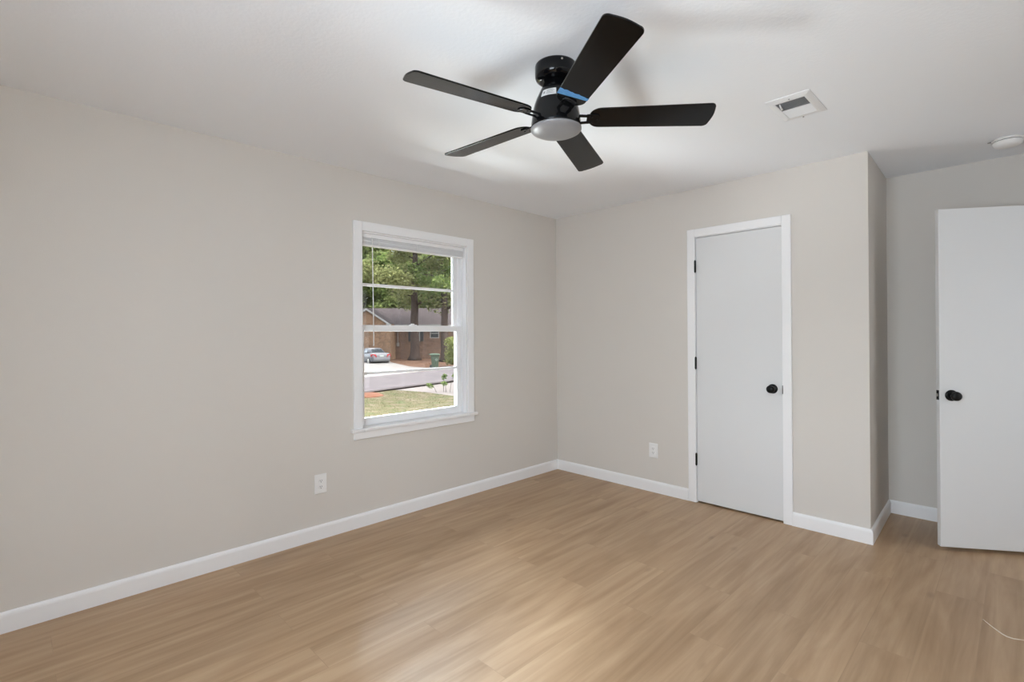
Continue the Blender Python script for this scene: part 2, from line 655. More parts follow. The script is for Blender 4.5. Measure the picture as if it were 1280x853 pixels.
# ---- raised mini blind hung in the window
bl = thing('window_blind', 'white mini blind drawn up to the top of the window', 'blind', (-0.030, (WY0 + WY1) / 2, WZ1 - 0.010))
hwid = (WY1 - WY0) / 2 - 0.016
bm = bmesh.new()
box(bm, -0.013, 0.013, -hwid, hwid, -0.028, 0.0)
bevel(obj('head_rail', bm, M_vinyl, bl), 0.002)
bm = bmesh.new()
nsl = 20
for k in range(nsl):
    z = -0.031 - k * 0.0021
    a = 0.0006 * ((k % 3) - 1)
    for sx in range(4):
        x0 = -0.0125 + sx * 0.00625
        zc = [0.0004, 0.001, 0.001, 0.0004, 0.0][sx:sx + 2]
        v = [bm.verts.new(p) for p in ((x0, -hwid + 0.004, z + zc[0] + a), (x0 + 0.00625, -hwid + 0.004, z + zc[1] + a),
                                       (x0 + 0.00625, hwid - 0.004, z + zc[1]), (x0, hwid - 0.004, z + zc[0]))]
        bm.faces.new(v)
ob = obj('slat_stack', bm, M_vinyl, bl)
sm = ob.modifiers.new('solid', 'SOLIDIFY')
sm.thickness = 0.0015
bm = bmesh.new()
box(bm, -0.012, 0.012, -hwid + 0.003, hwid - 0.003, -0.087, -0.0745)
bevel(obj('bottom_rail', bm, M_vinyl, bl), 0.003)
for yy in (-hwid + 0.13, 0.0, hwid - 0.13):
    bm = bmesh.new()
    box(bm, 0.0132, 0.0142, yy - 0.003, yy + 0.003, -0.088, -0.026)
    obj('ladder_tape', bm, M_plate, bl)
bm = bmesh.new()
yw = -1.982 - (WY0 + WY1) / 2
tube(bm, [(0.020, yw, -0.03), (0.022, yw, -0.05), (0.021, yw + 0.004, -0.40), (0.020, yw + 0.009, -0.785)], [0.0022, 0.0038, 0.0038, 0.0040], 6)
obj('tilt_wand', bm, M_plate, bl, True)
bm = bmesh.new()
tube(bm, [(0.013, yw, -0.018), (0.021, yw, -0.022), (0.021, yw, -0.036)], 0.003, 6)
obj('wand_hook', bm, M_plate, bl, True)

# ------------------------------------------------------------------ doors


def knob_parts(root, M, stick=True):
    """Rosette, neck and round knob along +z of matrix M; neck and knob are sub-parts."""
    bm = bmesh.new()
    lathe(bm, [(0, 0), (0.033, 0), (0.033, 0.004), (0.030, 0.007), (0.014, 0.009), (0.0, 0.009)], 36, M)
    ro = obj('rosette', bm, M_black, root, True)
    bm = bmesh.new()
    lathe(bm, [(0, 0.008), (0.0115, 0.008), (0.0115, 0.026), (0.018, 0.031), (0.0255, 0.037), (0.0275, 0.045), (0.0265, 0.053),
               (0.021, 0.060), (0.011, 0.0635), (0, 0.064)], 36, M)
    obj('knob', bm, M_black, ro, True)


def hinge_part(root, x, y, z, hh=0.045):
    bm = bmesh.new()
    lathe(bm, [(0, -hh), (0.0075, -hh), (0.0075, hh), (0, hh)], 12, Matrix.Translation((x, y, z)))
    lathe(bm, [(0, hh), (0.0042, hh), (0.0042, hh + 0.005), (0, hh + 0.007)], 12, Matrix.Translation((x, y, z)))
    lathe(bm, [(0, -hh - 0.007), (0.0042, -hh - 0.005), (0.0042, -hh), (0, -hh)], 12, Matrix.Translation((x, y, z)))
    obj('hinge', bm, M_black, root)


d1 = thing('door_1', 'closed white flush closet door with black knob and black hinges', 'door', (0, 0, 0), kind='structure')
SX0, SX1 = 1.4175, 2.0355
bm = bmesh.new()
box(bm, SX0, SX1, 0.002, 0.037, 0.012, 2.054)
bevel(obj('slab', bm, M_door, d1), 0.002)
bm = bmesh.new()
cw = 0.0625
for a, b in ((1.352, 1.352 + cw), (2.095 - cw + 0.004, 2.095)):
    box(bm, a, b, -0.016, 0, 0, 2.123)
box(bm, 1.352 + cw, 2.099 - cw, -0.016, 0, 2.062, 2.123)
bevel(obj('casing', bm, M_trim, d1), 0.004, 3)
bm = bmesh.new()
box(bm, DX0, SX0 - 0.003, 0, 0.1, 0, DZ1 - 0.001)
box(bm, SX1 + 0.003, DX1, 0, 0.1, 0, DZ1 - 0.001)
box(bm, SX0 - 0.003, SX1 + 0.003, 0, 0.1, 2.058, DZ1 - 0.001)
box(bm, SX0 - 0.003, SX0 + 0.010, 0.039, 0.052, 0, 2.058)
box(bm, SX1 - 0.010, SX1 + 0.003, 0.039, 0.052, 0, 2.058)
box(bm, SX0 + 0.010, SX1 - 0.010, 0.039, 0.052, 2.044, 2.058)
obj('jamb', bm, M_trim, d1)
for z in (1.833, 1.083, 0.337):
    hinge_part(d1, SX0 - 0.0005, -0.0125, z, 0.044)
knob_parts(d1, Matrix.Translation((1.969, 0.002, 0.922)) @ Matrix.Rotation(radians(90), 4, 'X'))
bm = bmesh.new()
box(bm, SX1 + 0.0006, SX1 + 0.0028, -0.0014, 0.020, 0.893, 0.951)
box(bm, SX1 + 0.0004, SX1 + 0.0045, -0.0172, -0.0014, 0.893, 0.951)
tag(obj('strike_plate', bm, M_black, d1), 'black strike plate')

# ---- open entry door, hinged on the right wall
e = Vector((0.827745, 0.561104, 0))
ang = atan2(e.y, e.x)
d2 = thing('door_2', 'open white flush entry door with black knob, standing in the alcove', 'door', (2.847, 0.182, 0.0225), ang, kind='structure')
DW = 0.864
bm = bmesh.new()
box(bm, 0, DW, 0, 0.034, 0, 2.03)
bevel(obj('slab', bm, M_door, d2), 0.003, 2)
knob_parts(d2, Matrix.Translation((0.0605, 0, 0.910)) @ Matrix.Rotation(radians(90), 4, 'X'))
knob_parts(d2, Matrix.Translation((0.0605, 0.034, 0.910)) @ Matrix.Rotation(radians(-90), 4, 'X'))
bm = bmesh.new()
box(bm, -0.0012, 0.0, 0.005, 0.029, 0.881, 0.939)
tag(obj('latch_plate', bm, M_black, d2), 'black latch plate on the door edge')
bm = bmesh.new()
prism(bm, [(-0.012, 0.012), (0, 0.012), (0, 0.023), (-0.004, 0.023)], 0.902, 0.918)
tag(bevel(obj('latch_bolt', bm, M_steel, d2), 0.001), 'small steel latch bolt')
for z in (1.81, 1.06, 0.25):
    hinge_part(d2, DW + 0.004, 0.0, z)

d2f = thing('door_frame', 'white casing around the entry doorway in the right wall', 'door frame', (RX, 0, 0), kind='structure')
bm = bmesh.new()
for a, b in ((RY0 - 0.06, RY0 + 0.005), (RY1 - 0.005, RY1 + 0.06)):
    box(bm, -0.016, 0, a, b, 0, 2.15)
box(bm, -0.016, 0, RY0 + 0.005, RY1 - 0.005, 2.085, 2.15)
bevel(obj('casing', bm, M_trim, d2f), 0.004)
bm = bmesh.new()
box(bm, 0, 0.11, RY0, RY0 + 0.015, 0, 2.075)
box(bm, 0, 0.11, RY1 - 0.015, RY1, 0, 2.075)
box(bm, 0, 0.11, RY0, RY1, 2.075, 2.09)
obj('jamb', bm, M_trim, d2f)

# ------------------------------------------------------------------ wall outlets


def faceplate(root, wd, ht):
    bm = bmesh.new()
    box(bm, -wd / 2, wd / 2, -0.006, 0, -ht / 2, ht / 2)
    o = obj('cover_plate', bm, M_plate, root)
    bevel(o, 0.003, 2)
    return o


o1 = thing('wall_outlet', 'white duplex power outlet low on the left wall under the window', 'outlet', (0, -2.366, 0.3555), radians(90))
pl = faceplate(o1, 0.080, 0.124)
for dz in (0.0195, -0.0195):
    bm = bmesh.new()
    lathe(bm, [(0, 0), (0.0165, 0), (0.0165, 0.002), (0.0155, 0.0028), (0, 0.0028)], 24,
          Matrix.Translation((0, -0.006, dz)) @ Matrix.Rotation(radians(90), 4, 'X') @ Matrix.Diagonal((1, 0.86, 1, 1)))
    rc = obj('receptacle', bm, M_plate, o1)
    bm = bmesh.new()
    box(bm, -0.0075, -0.0048, -0.0094, -0.0088, dz - 0.001, dz + 0.007)
    box(bm, 0.0048, 0.0075, -0.0094, -0.0088, dz - 0.001, dz + 0.006)
    lathe(bm, [(0, 0), (0.0028, 0), (0.0028, 0.0006), (0, 0.0006)], 12,
          Matrix.Translation((0, -0.0088, dz - 0.0075)) @ Matrix.Rotation(radians(90), 4, 'X'))
    tag(obj('slots', bm, M_slot, rc), 'dark plug slots')
bm = bmesh.new()
lathe(bm, [(0, 0), (0.003, 0), (0.003, 0.0008), (0, 0.0012)], 12, Matrix.Translation((0, -0.006, 0)) @ Matrix.Rotation(radians(90), 4, 'X'))
obj('plate_screw', bm, M_plate, o1)

o2 = thing('wall_outlet', 'white wall plate low on the far wall left of the closet door', 'outlet', (1.043, 0, 0.343), 0)
faceplate(o2, 0.080, 0.120)
bm = bmesh.new()
box(bm, -0.0165, 0.0165, -0.0085, -0.006, -0.033, 0.033)
dec = bevel(obj('insert', bm, M_plate, o2), 0.001)
bm = bmesh.new()
for dz in (0.016, -0.017):
    box(bm, -0.007, -0.0048, -0.0091, -0.0085, dz - 0.002, dz + 0.006)
    box(bm, 0.0048, 0.007, -0.0091, -0.0085, dz - 0.002, dz + 0.006)
    box(bm, -0.002, 0.002, -0.0091, -0.0085, dz - 0.009, dz - 0.005)
tag(obj('slots', bm, M_slot, dec), 'dark plug slots')
for dz in (0.049, -0.049):
    bm = bmesh.new()
    lathe(bm, [(0, 0), (0.003, 0), (0.003, 0.0008), (0, 0.0012)], 12, Matrix.Translation((0, -0.006, dz)) @ Matrix.Rotation(radians(90), 4, 'X'))
    obj('plate_screw', bm, M_plate, o2)

# ------------------------------------------------------------------ ceiling register and smoke detector
VX0, VX1, VY0, VY1 = 2.318, 2.512, -1.160, -0.855
vt = thing('ceiling_vent', 'white ceiling air register with one dark open half', 'vent', ((VX0 + VX1) / 2, (VY0 + VY1) / 2, H))
hx, hy = (VX1 - VX0) / 2, (VY1 - VY0) / 2
ox, oy = 0.064, 0.108
bm = bmesh.new()
outer = [(-hx, -hy, -0.003), (hx, -hy, -0.003), (hx, hy, -0.003), (-hx, hy, -0.003)]
outer0 = [(x, y, 0.0) for x, y, z in outer]
mid = [(-ox - 0.010, -oy - 0.012, -0.009), (ox + 0.010, -oy - 0.012, -0.009), (ox + 0.010, oy + 0.012, -0.009), (-ox - 0.010, oy + 0.012, -0.009)]
inn = [(-ox, -oy, -0.009), (ox, -oy, -0.009), (ox, oy, -0.009), (-ox, oy, -0.009)]
inn0 = [(x, y, -0.001) for x, y, z in inn]
loft(bm, [outer0, outer, mid, inn, inn0], cap=False)
obj('frame', bm, M_grille, vt)
bm = bmesh.new()
box(bm, -ox, ox, -oy, oy, -0.0018, -0.0003)
tag(obj('duct_opening', bm, M_duct, vt), 'dark grey duct behind the louvres')
for side in (0, 1):
    for k in range(9):
        bm = bmesh.new()
        if side == 0:
            y = -oy + 0.006 + k * 0.0117
            dy = 0.0055
        else:
            y = 0.006 + k * 0.0117
            dy = -0.0095
        v = [bm.verts.new(p) for p in ((-ox, y - dy / 2, -0.0085), (ox, y - dy / 2, -0.0085), (ox, y + dy / 2 + (0.0 if side == 0 else 0.0), -0.0025), (-ox, y + dy / 2, -0.0025))]
        bm.faces.new(v)
        o = obj('louvre', bm, M_duct if side == 0 else M_grille, vt)
        md = o.modifiers.new('solid', 'SOLIDIFY')
        md.thickness = 0.0008
bm = bmesh.new()
box(bm, -ox, ox, -0.002, 0.002, -0.009, -0.002)
obj('divider', bm, M_grille, vt)
bm = bmesh.new()
tube(bm, [(-0.046, -0.098, -0.010), (-0.049, -0.075, -0.014), (-0.050, -0.050, -0.018)], [0.003, 0.004, 0.005], 8)
obj('damper_lever', bm, M_grille, vt, True)
for px, py in ((0.003, -oy - 0.017), (-0.008, oy + 0.045)):
    bm = bmesh.new()
    lathe(bm, [(0, 0.004), (0.004, 0.004), (0.004, -0.0085), (0.002, -0.0105), (0, -0.0105)], 12, Matrix.Translation((px, min(py, hy - 0.008), 0)))
    obj('screw', bm, M_duct, vt)

sk = thing('smoke_detector', 'round white smoke detector on the ceiling above the open door', 'smoke detector', (3.146, 0.360, H))
bm = bmesh.new()
lathe(bm, [(0, 0), (0.070, 0), (0.070, -0.009), (0.067, -0.011), (0, -0.011)], 48)
obj('base', bm, M_plate, sk, True)
bm = bmesh.new()
lathe(bm, [(0, -0.011), (0.0615, -0.011), (0.0615, -0.0145), (0, -0.0145)], 48)
tag(obj('seam', bm, M_slot, sk, True), 'dark seam')
bm = bmesh.new()
lathe(bm, [(0, -0.0145), (0.066, -0.0145), (0.0665, -0.020), (0.063, -0.033), (0.054, -0.041), (0.036, -0.045), (0, -0.046)], 48)
obj('cover', bm, M_plate, sk, True)
bm = bmesh.new()
box(bm, -0.086, -0.068, -0.004, 0.004, -0.004, 0.0)  # shadow of a tab beside the base, built as a grey piece
tag(obj('tab_shadow', bm, M_duct, sk), 'small grey tab shadow')

# ------------------------------------------------------------------ ceiling fan
FX, FY, ZB = 1.8229, -2.1511, 2.2166
fan = thing('ceiling_fan', 'black five-blade flush-mount ceiling fan with white dome light', 'ceiling fan', (FX, FY, H))
bm = bmesh.new()
lathe(bm, [(0, 0), (0.086, 0), (0.0875, -0.006), (0.0870, -0.045), (0.084, -0.054), (0.075, -0.062), (0.060, -0.068), (0, -0.068)], 64)
obj('canopy', bm, M_fan, fan, True)
HP = [(0.0, -0.066), (0.050, -0.066), (0.0515, -0.074), (0.058, -0.090), (0.0665, -0.108), (0.075, -0.126), (0.084, -0.146), (0.0915, -0.168),
      (0.0965, -0.190), (0.100, -0.212), (0.1035, -0.238), (0.1050, -0.256), (0.1045, -0.262), (0.0, -0.262)]
bm = bmesh.new()
lathe(bm, HP, 64)
obj('motor_housing', bm, M_fan, fan, True)
bm = bmesh.new()
lathe(bm, [(0, -0.262), (0.1035, -0.262), (0.1065, -0.264), (0.1065, -0.268), (0.103, -0.273), (0.090, -0.280), (0.068, -0.2865), (0.036, -0.2905), (0, -0.2915)], 64)
tag(obj('light_dome', bm, M_dome, fan, True), 'frosted white dome light')
AZ = atan2(CAM.y - FY, CAM.x - FX)


def housing_r(z):
    for (r0, z0), (r1, z1) in zip(HP[1:], HP[2:]):
        if z1 <= z <= z0:
            return r0 + (r1 - r0) * (z0 - z) / (z0 - z1)
    return 0.1


def patch(bm, a0, a1, z0, z1, off, n=10, skew=0.0):
    g = []
    for j in range(4):
        row = []
        for i in range(n + 1):
            t = i / n
            a = a0 + (a1 - a0) * t
            z = z0 + (z1 - z0) * j / 3 + skew * t
            row.append(bm.verts.new(((housing_r(z) + off) * cos(a), (housing_r(z) + off) * sin(a), z)))
        g.append(row)
    for j in range(3):
        for i in range(n):
            bm.faces.new((g[j][i], g[j][i + 1], g[j + 1][i + 1], g[j + 1][i]))


bm = bmesh.new()
patch(bm, AZ - radians(43), AZ + radians(1), -0.157, -0.126, 0.0010)
st = tag(obj('sticker', bm, M_stick, fan), 'white paper sticker')
bm = bmesh.new()
for k in range(4):
    z = -0.150 + k * 0.006
    patch(bm, AZ - radians(27), AZ - radians(4 + 4 * (k % 2)), z, z + 0.002, 0.0014)
patch(bm, AZ - radians(37), AZ - radians(32), -0.147, -0.136, 0.0014, 3)
obj('print', bm, M_ink, st)
for da in (radians(17), radians(137), radians(257)):
    bm = bmesh.new()
    lathe(bm, [(0, 0), (0.004, 0), (0.004, 0.002), (0, 0.003)], 12,
          Matrix.Rotation(AZ + da, 4, 'Z') @ Matrix.Translation((0.0868, 0, -0.013)) @ Matrix.Rotation(radians(90), 4, 'Y'))
    obj('canopy_screw', bm, M_steel, fan)

PH, TAU, TX, TY, DR = 4.4834, -0.2094, 0.0106, -0.0201, -0.0105
DPH = (-0.0199, -0.0234, 0.0039, 0.0404, -0.001)


def blade_pt(k, r, wv, h=0.0):
    a = PH - k * 2 * pi / 5 + DPH[k]
    e_ = Vector((cos(a), sin(a), -DR))
    n_ = Vector((-sin(a), cos(a), 0))
    m_ = n_ * cos(TAU) + Vector((0, 0, 1)) * sin(TAU)
    up_ = Vector((cos(a), sin(a), 0)).cross(m_)
    v = e_ * r + m_ * wv + up_ * h
    v.z += TX * v.x + TY * v.y
    return v + Vector((0, 0, ZB - H))


def half_w(r):
    return 0.0596 + (r - 0.2) / 0.444 * 0.0103


def blade_outline():
    R0, R1, rr, rt = 0.138, 0.646, 0.048, 0.022
    pts = []
    # root: rounded corners
    for i in range(9):
        t = pi / 2 * i / 8
        pts.append((R0 + rr - rr * sin(pi / 2 - t) if False else R0 + rr - rr * cos(t), -(half_w(R0 + rr) - rr) - rr * sin(t)))
    # tip, lower side to upper side with a slightly bowed end
    h1 = half_w(R1)
    for i in range(7):
        t = pi / 2 * i / 6
        pts.append((R1 - rt + rt * sin(t), -(h1 - rt) - rt * cos(t)))
    for i in range(1, 6):
        t = i / 6
        pts.append((R1 + 0.006 * sin(pi * t), -(h1 - rt) + 2 * (h1 - rt) * t))
    for i in range(7):
        t = pi / 2 * i / 6
        pts.append((R1 - rt + rt * cos(t), (h1 - rt) + rt * sin(t)))
    for i in range(9):
        t = pi / 2 * i / 8
        pts.append((R0 + rr - rr * sin(t), (half_w(R0 + rr) - rr) + rr * cos(t)))
    return pts


OUT = blade_outline()


def plate_prism(bm, k, pts, h0, h1):
    a = [bm.verts.new(blade_pt(k, r, w_, h0)) for r, w_ in pts]
    b = [bm.verts.new(blade_pt(k, r, w_, h1)) for r, w_ in pts]
    bm.faces.new(a[::-1])
    bm.faces.new(b)
    n = len(pts)
    for i in range(n):
        bm.faces.new((a[i], a[(i + 1) % n], b[(i + 1) % n], b[i]))


for k in range(5):
    bm = bmesh.new()
    plate_prism(bm, k, OUT, 0.0, 0.0065)
    b_ = bevel(obj('blade', bm, M_blade, fan), 0.0012, 2, 50)
    bm = bmesh.new()
    # plate screwed under the blade root, then two prongs into the motor
    pp = [(0.128, -0.030), (0.172, -0.027)] + [(0.176 + 0.008 * sin(pi * i / 6), -0.024 + 0.048 * i / 6) for i in range(7)] + [(0.172, 0.027), (0.128, 0.030)]
    plate_prism(bm, k, pp, -0.0045, -0.0002)
    for s in (-1, 1):
        plate_prism(bm, k, [(0.085, s * 0.024 - 0.006), (0.140, s * 0.020 - 0.006), (0.140, s * 0.020 + 0.006), (0.085, s * 0.024 + 0.006)], -0.0065, -0.0005)
    bevel(obj('blade_bracket', bm, M_fan, b_), 0.0012, 2, 50)
    for s, rr in ((-0.016, 0.150), (0.016, 0.150), (0.0, 0.172)):
        bm = bmesh.new()
        c = blade_pt(k, rr, s, -0.0045)
        nn = (blade_pt(k, rr, s, -1) - blade_pt(k, rr, s, 0)).normalized()
        lathe(bm, [(0, 0), (0.0045, 0), (0.004, 0.0015), (0, 0.002)], 10, Matrix.Translation(c) @ nn.to_track_quat('Z', 'Y').to_matrix().to_4x4())
        obj('bracket_screw', bm, M_fan, b_)
    if k == 4:
        # strip of masking tape wrapped round the blade
        bm = bmesh.new()
        n = 14
        lo, hi = [], []
        for i in range(n + 1):
            t = -1 + 2 * i / n
            ra = 0.193 + 0.006 * t
            rb = 0.222 - 0.005 * t + (0.0022 * sin(i * 2.3) + 0.0014 * sin(i * 5.1))
            lo.append((ra, t * (half_w(ra) + 0.0006)))
            hi.append((rb, t * (half_w(rb) + 0.0006)))
        plate_prism(bm, k, lo + hi[::-1], -0.0009, -0.0002)
        tp = obj('masking_tape', bm, M_tape, b_)
        tag(tp, 'strip of blue masking tape across the blade')

# ------------------------------------------------------------------ pale curl on the floor
bm = bmesh.new()
pts = [(3.062, -0.638), (3.078, -0.664), (3.093, -0.687), (3.114, -0.715), (3.128, -0.733), (3.142, -0.744), (3.160, -0.745), (3.178, -0.737), (3.200, -0.725)]
tube(bm, [(x, y, 0.0022) for x, y in pts], [0.0012, 0.002, 0.0022, 0.0024, 0.0024, 0.0024, 0.0022, 0.002, 0.0012], 6)
tag(obj('floor_mark', bm, M_curl, None, True), 'thin pale curled mark on the wood floor in front of the open door', 'mark')

# ================================================================== OUTDOORS
M_soil = mat('pine_straw', (0.075, 0.039, 0.024, 1), 0.95, spec=0.1, vary=(2.2, (0.121, 0.072, 0.048, 1), (1, 1, 1)), bump=(14, 0.4))
M_asph = mat('asphalt', (0.069, 0.059, 0.061, 1), 0.9, spec=0.2, vary=(0.9, (0.102, 0.087, 0.087, 1)), bump=(40, 0.2))
M_conc = mat('pale_concrete', (0.156, 0.144, 0.132, 1), 0.85, spec=0.2, vary=(1.2, (0.192, 0.180, 0.168, 1)))
M_conc2 = mat('near_concrete', (0.120, 0.102, 0.093, 1), 0.85, spec=0.2, vary=(1.2, (0.150, 0.132, 0.120, 1)))
M_lawn = mat('thin_lawn', (0.056, 0.066, 0.028, 1), 0.95, spec=0.1, vary=(1.6, (0.125, 0.100, 0.070, 1), (1, 1, 1), '4f4934'), bump=(20, 0.3))
M_blades = mat('grass_blades', (0.056, 0.070, 0.026, 1), 0.8, spec=0.1, vary=(1.5, (0.120, 0.100, 0.064, 1)))
M_clay = mat('red_clay', (0.105, 0.045, 0.028, 1), 0.95, spec=0.1, vary=(5, (0.14, 0.072, 0.048, 1)), bump=(20, 0.4))
M_brick = brick_material('tan_red_brick', (0.075, 0.036, 0.022, 1), (0.125, 0.066, 0.038, 1), (0.11, 0.08, 0.06, 1))
M_brick2 = brick_material('orange_brick', (0.125, 0.065, 0.032, 1), (0.165, 0.092, 0.048, 1), (0.14, 0.10, 0.07, 1))
M_roof = mat('grey_shingles', (0.036, 0.028, 0.029, 1), 0.9, spec=0.1, vary=(2.5, (0.060, 0.048, 0.048, 1)), bump=(30, 0.3))
M_hwhite = mat('house_white_trim', (0.216, 0.210, 0.198, 1), 0.6)
M_hdark = mat('house_dark_shutter', (0.006, 0.005, 0.006, 1), 0.6)
M_hpane = mat('house_window_glass', (0.015, 0.018, 0.021, 1), 0.1)
M_bark = mat('grey_brown_bark', (0.026, 0.017, 0.013, 1), 0.95, spec=0.1, vary=(3.0, (0.060, 0.043, 0.036, 1), (4, 4, 0.7)), bump=(9, 0.8))
M_bark2 = mat('pale_bark', (0.078, 0.066, 0.051, 1), 0.95, spec=0.1, vary=(3.0, (0.108, 0.096, 0.078, 1), (4, 4, 0.7)))


def leaf_mat(name, a, b_, c):
    mt = bpy.data.materials.new(name)
    mt.use_nodes = True
    nt_ = mt.node_tree
    nt_.nodes.remove(nt_.nodes['Principled BSDF'])
    out = nt_.nodes['Material Output']
    tc = N(mt, 'ShaderNodeTexCoord')
    nz = N(mt, 'ShaderNodeTexNoise')
    nz.inputs['Scale'].default_value = 2.2
    nz.inputs['Detail'].default_value = 8
    nz.inputs['Roughness'].default_value = 0.8
    L(mt, tc.outputs['Object'], nz.inputs[0])
    rp = N(mt, 'ShaderNodeValToRGB')
    rp.color_ramp.elements[0].position = 0.35
    rp.color_ramp.elements[0].color = a
    rp.color_ramp.elements[1].position = 0.66
    rp.color_ramp.elements[1].color = c
    e_ = rp.color_ramp.elements.new(0.5)
    e_.color = b_
    L(mt, nz.outputs['Fac'], rp.inputs[0])
    df = N(mt, 'ShaderNodeBsdfDiffuse')
    tl = N(mt, 'ShaderNodeBsdfTranslucent')
    L(mt, rp.outputs[0], df.inputs[0])
    L(mt, rp.outputs[0], tl.inputs[0])
    mx = N(mt, 'ShaderNodeMixShader')
    mx.inputs[0].default_value = 0.4
    L(mt, df.outputs[0], mx.inputs[1])
    L(mt, tl.outputs[0], mx.inputs[2])
    L(mt, mx.outputs[0], out.inputs['Surface'])
    return mt


M_leafA = leaf_mat('leaves_mid_green', (0.06, 0.085, 0.028, 1), (0.15, 0.185, 0.065, 1), (0.33, 0.36, 0.15, 1))
M_leafB = leaf_mat('leaves_deep_green', (0.045, 0.075, 0.022, 1), (0.12, 0.165, 0.05, 1), (0.27, 0.32, 0.11, 1))
M_leafC = leaf_mat('leaves_olive', (0.085, 0.085, 0.035, 1), (0.17, 0.185, 0.075, 1), (0.33, 0.34, 0.16, 1))
M_leafY = leaf_mat('leaves_yellow_green', (0.08, 0.095, 0.03, 1), (0.19, 0.21, 0.075, 1), (0.36, 0.38, 0.15, 1))

# ---- terrain
bm = bmesh.new()
rows = [3.7, 10, 20, 30, 38] + [41.5 + 0.5 * i for i in range(13)] + [52, 60, 75, 100, 140]
prev = None
for d in rows:
    r = [bm.verts.new(ground_pt(d, s, ground_z(d) - 0.03)) for s in (-110, -60, -30, -15, 0, 15, 30, 60)]
    if prev:
        for i in range(len(r) - 1):
            bm.faces.new((prev[i], prev[i + 1], r[i + 1], r[i]))
    prev = r
structure('ground', bm, M_soil, 'brown pine-straw covered ground around the trees across the street', 'ground')


def sheet(name, pts, mtl, label, cat, dz, th=0.06):
    bm = bmesh.new()
    top = [bm.verts.new(ground_pt(d, s, ground_z(d) + dz)) for d, s in pts]
    bot = [bm.verts.new(ground_pt(d, s, ground_z(d) + dz - th)) for d, s in pts]
    bm.faces.new(top)
    bm.faces.new(bot[::-1])
    n = len(pts)
    for i in range(n):
        bm.faces.new((top[i], top[(i + 1) % n], bot[(i + 1) % n], bot[i]))
    return structure(name, bm, mtl, label, cat)


ud, us = 0.848, 0.530     # street direction


def along(d, s, t):
    return (d + ud * t, s + us * t)


sheet('road', [along(23.8, -5.31, -40), along(23.8, -5.31, 40), along(31.6, -7.2, 40), along(31.6, -7.2, -40)], M_asph,
      'grey asphalt street crossing outside the window', 'road', 0.0)
sheet('driveway', [(30.6, -8.1), (32.2, -7.0), (38.4, -6.1), (41.0, -8.4), (44.6, -10.7), (48.3, -12.0), (48.3, -18.0), (27.0, -14.0)], M_conc,
      'bright pale concrete driveway under the silver car', 'driveway', 0.012)
sheet('sidewalk', [along(23.65, -5.27, -0.4), along(23.65, -5.27, 4.2), along(23.65, -5.27, 10), (27, 4), (18.5, 0.2), (20.9, -2.44), (22.4, -3.93)], M_conc2,
      'pale concrete apron between the lawn and the street', 'driveway', 0.015)
# lawn, domed a little
lawn_poly = [along(23.62, -5.27, -6.5), along(23.62, -5.27, -2.5), along(23.62, -5.27, -0.4), (22.4, -3.93), (20.9, -2.44), (18.5, 0.2), (14.0, 3.5), (5.2, 3.5), (5.2, -9.0), (8, -15), (14.0, -12.5)]
sheet('lawn', lawn_poly, M_lawn, 'patchy green and straw coloured front lawn below the window', 'lawn', 0.025)


def inside(d, s, poly):
    c = False
    n = len(poly)
    for i in range(n):
        (a, b_), (c_, d_) = poly[i], poly[i - 1]
        if (b_ > s) != (d_ > s) and d < (c_ - a) * (s - b_) / (d_ - b_) + a:
            c = not c
    return c


bm = bmesh.new()
cnt = 0
rg = random.Random(3)
while cnt < 15000:
    d, s = rg.uniform(13, 23.2), rg.uniform(-8.2, 0.5)
    if not inside(d, s, lawn_poly) or (d - 21.0) ** 2 + (s + 6.02) ** 2 < 0.6:
        continue
    cnt += 1
    p = ground_pt(d, s, ground_z(d) + 0.024)
    a = rg.uniform(0, pi)
    h = rg.uniform(0.012, 0.034)
    wv = Vector((cos(a), sin(a), 0)) * rg.uniform(0.006, 0.014)
    tip = p + Vector((rg.uniform(-0.03, 0.03), rg.uniform(-0.03, 0.03), h))
    bm.faces.new((bm.verts.new(p - wv), bm.verts.new(p + wv), bm.verts.new(tip)))
tag(obj('grass', bm, M_blades), 'short sparse grass blades on the front lawn', 'grass', kind='stuff')

bm = bmesh.new()
Mc = Matrix.Translation(ground_pt(21.0, -6.02, -1.24)) @ Matrix.Rotation(STREET_RZ, 4, 'Z') @ Matrix.Diagonal((1, 1.0, 1, 1))
rg = random.Random(5)
ringz = []
for r, z in ((0.62, 0.0), (0.55, 0.07), (0.40, 0.13), (0.2, 0.16)):
    ringz.append([Mc @ Vector(((r + rg.uniform(-.05, .05)) * cos(2 * pi * i / 20), (r + rg.uniform(-.05, .05)) * sin(2 * pi * i / 20), z + rg.uniform(-.01, .01))) for i in range(20)])
loft(bm, ringz)
tag(obj('clay_mound', bm, M_clay, None, True), 'low orange-red clay mound at the lawn edge by the street', 'clay mound')

# ---- brick house
hs_ = thing('house', 'one-storey brick house with grey shingle roof across the street', 'house', ground_pt(50, -12, -1.05), STREET_RZ)
# local x = to the right along the facade, y = away; z 0 at the ground
EV = 3.35


def part(name, bm, mtl, parent=hs_, label=None):
    o = obj(name, bm, mtl, parent)
    if label:
        o['label'] = label
    return o


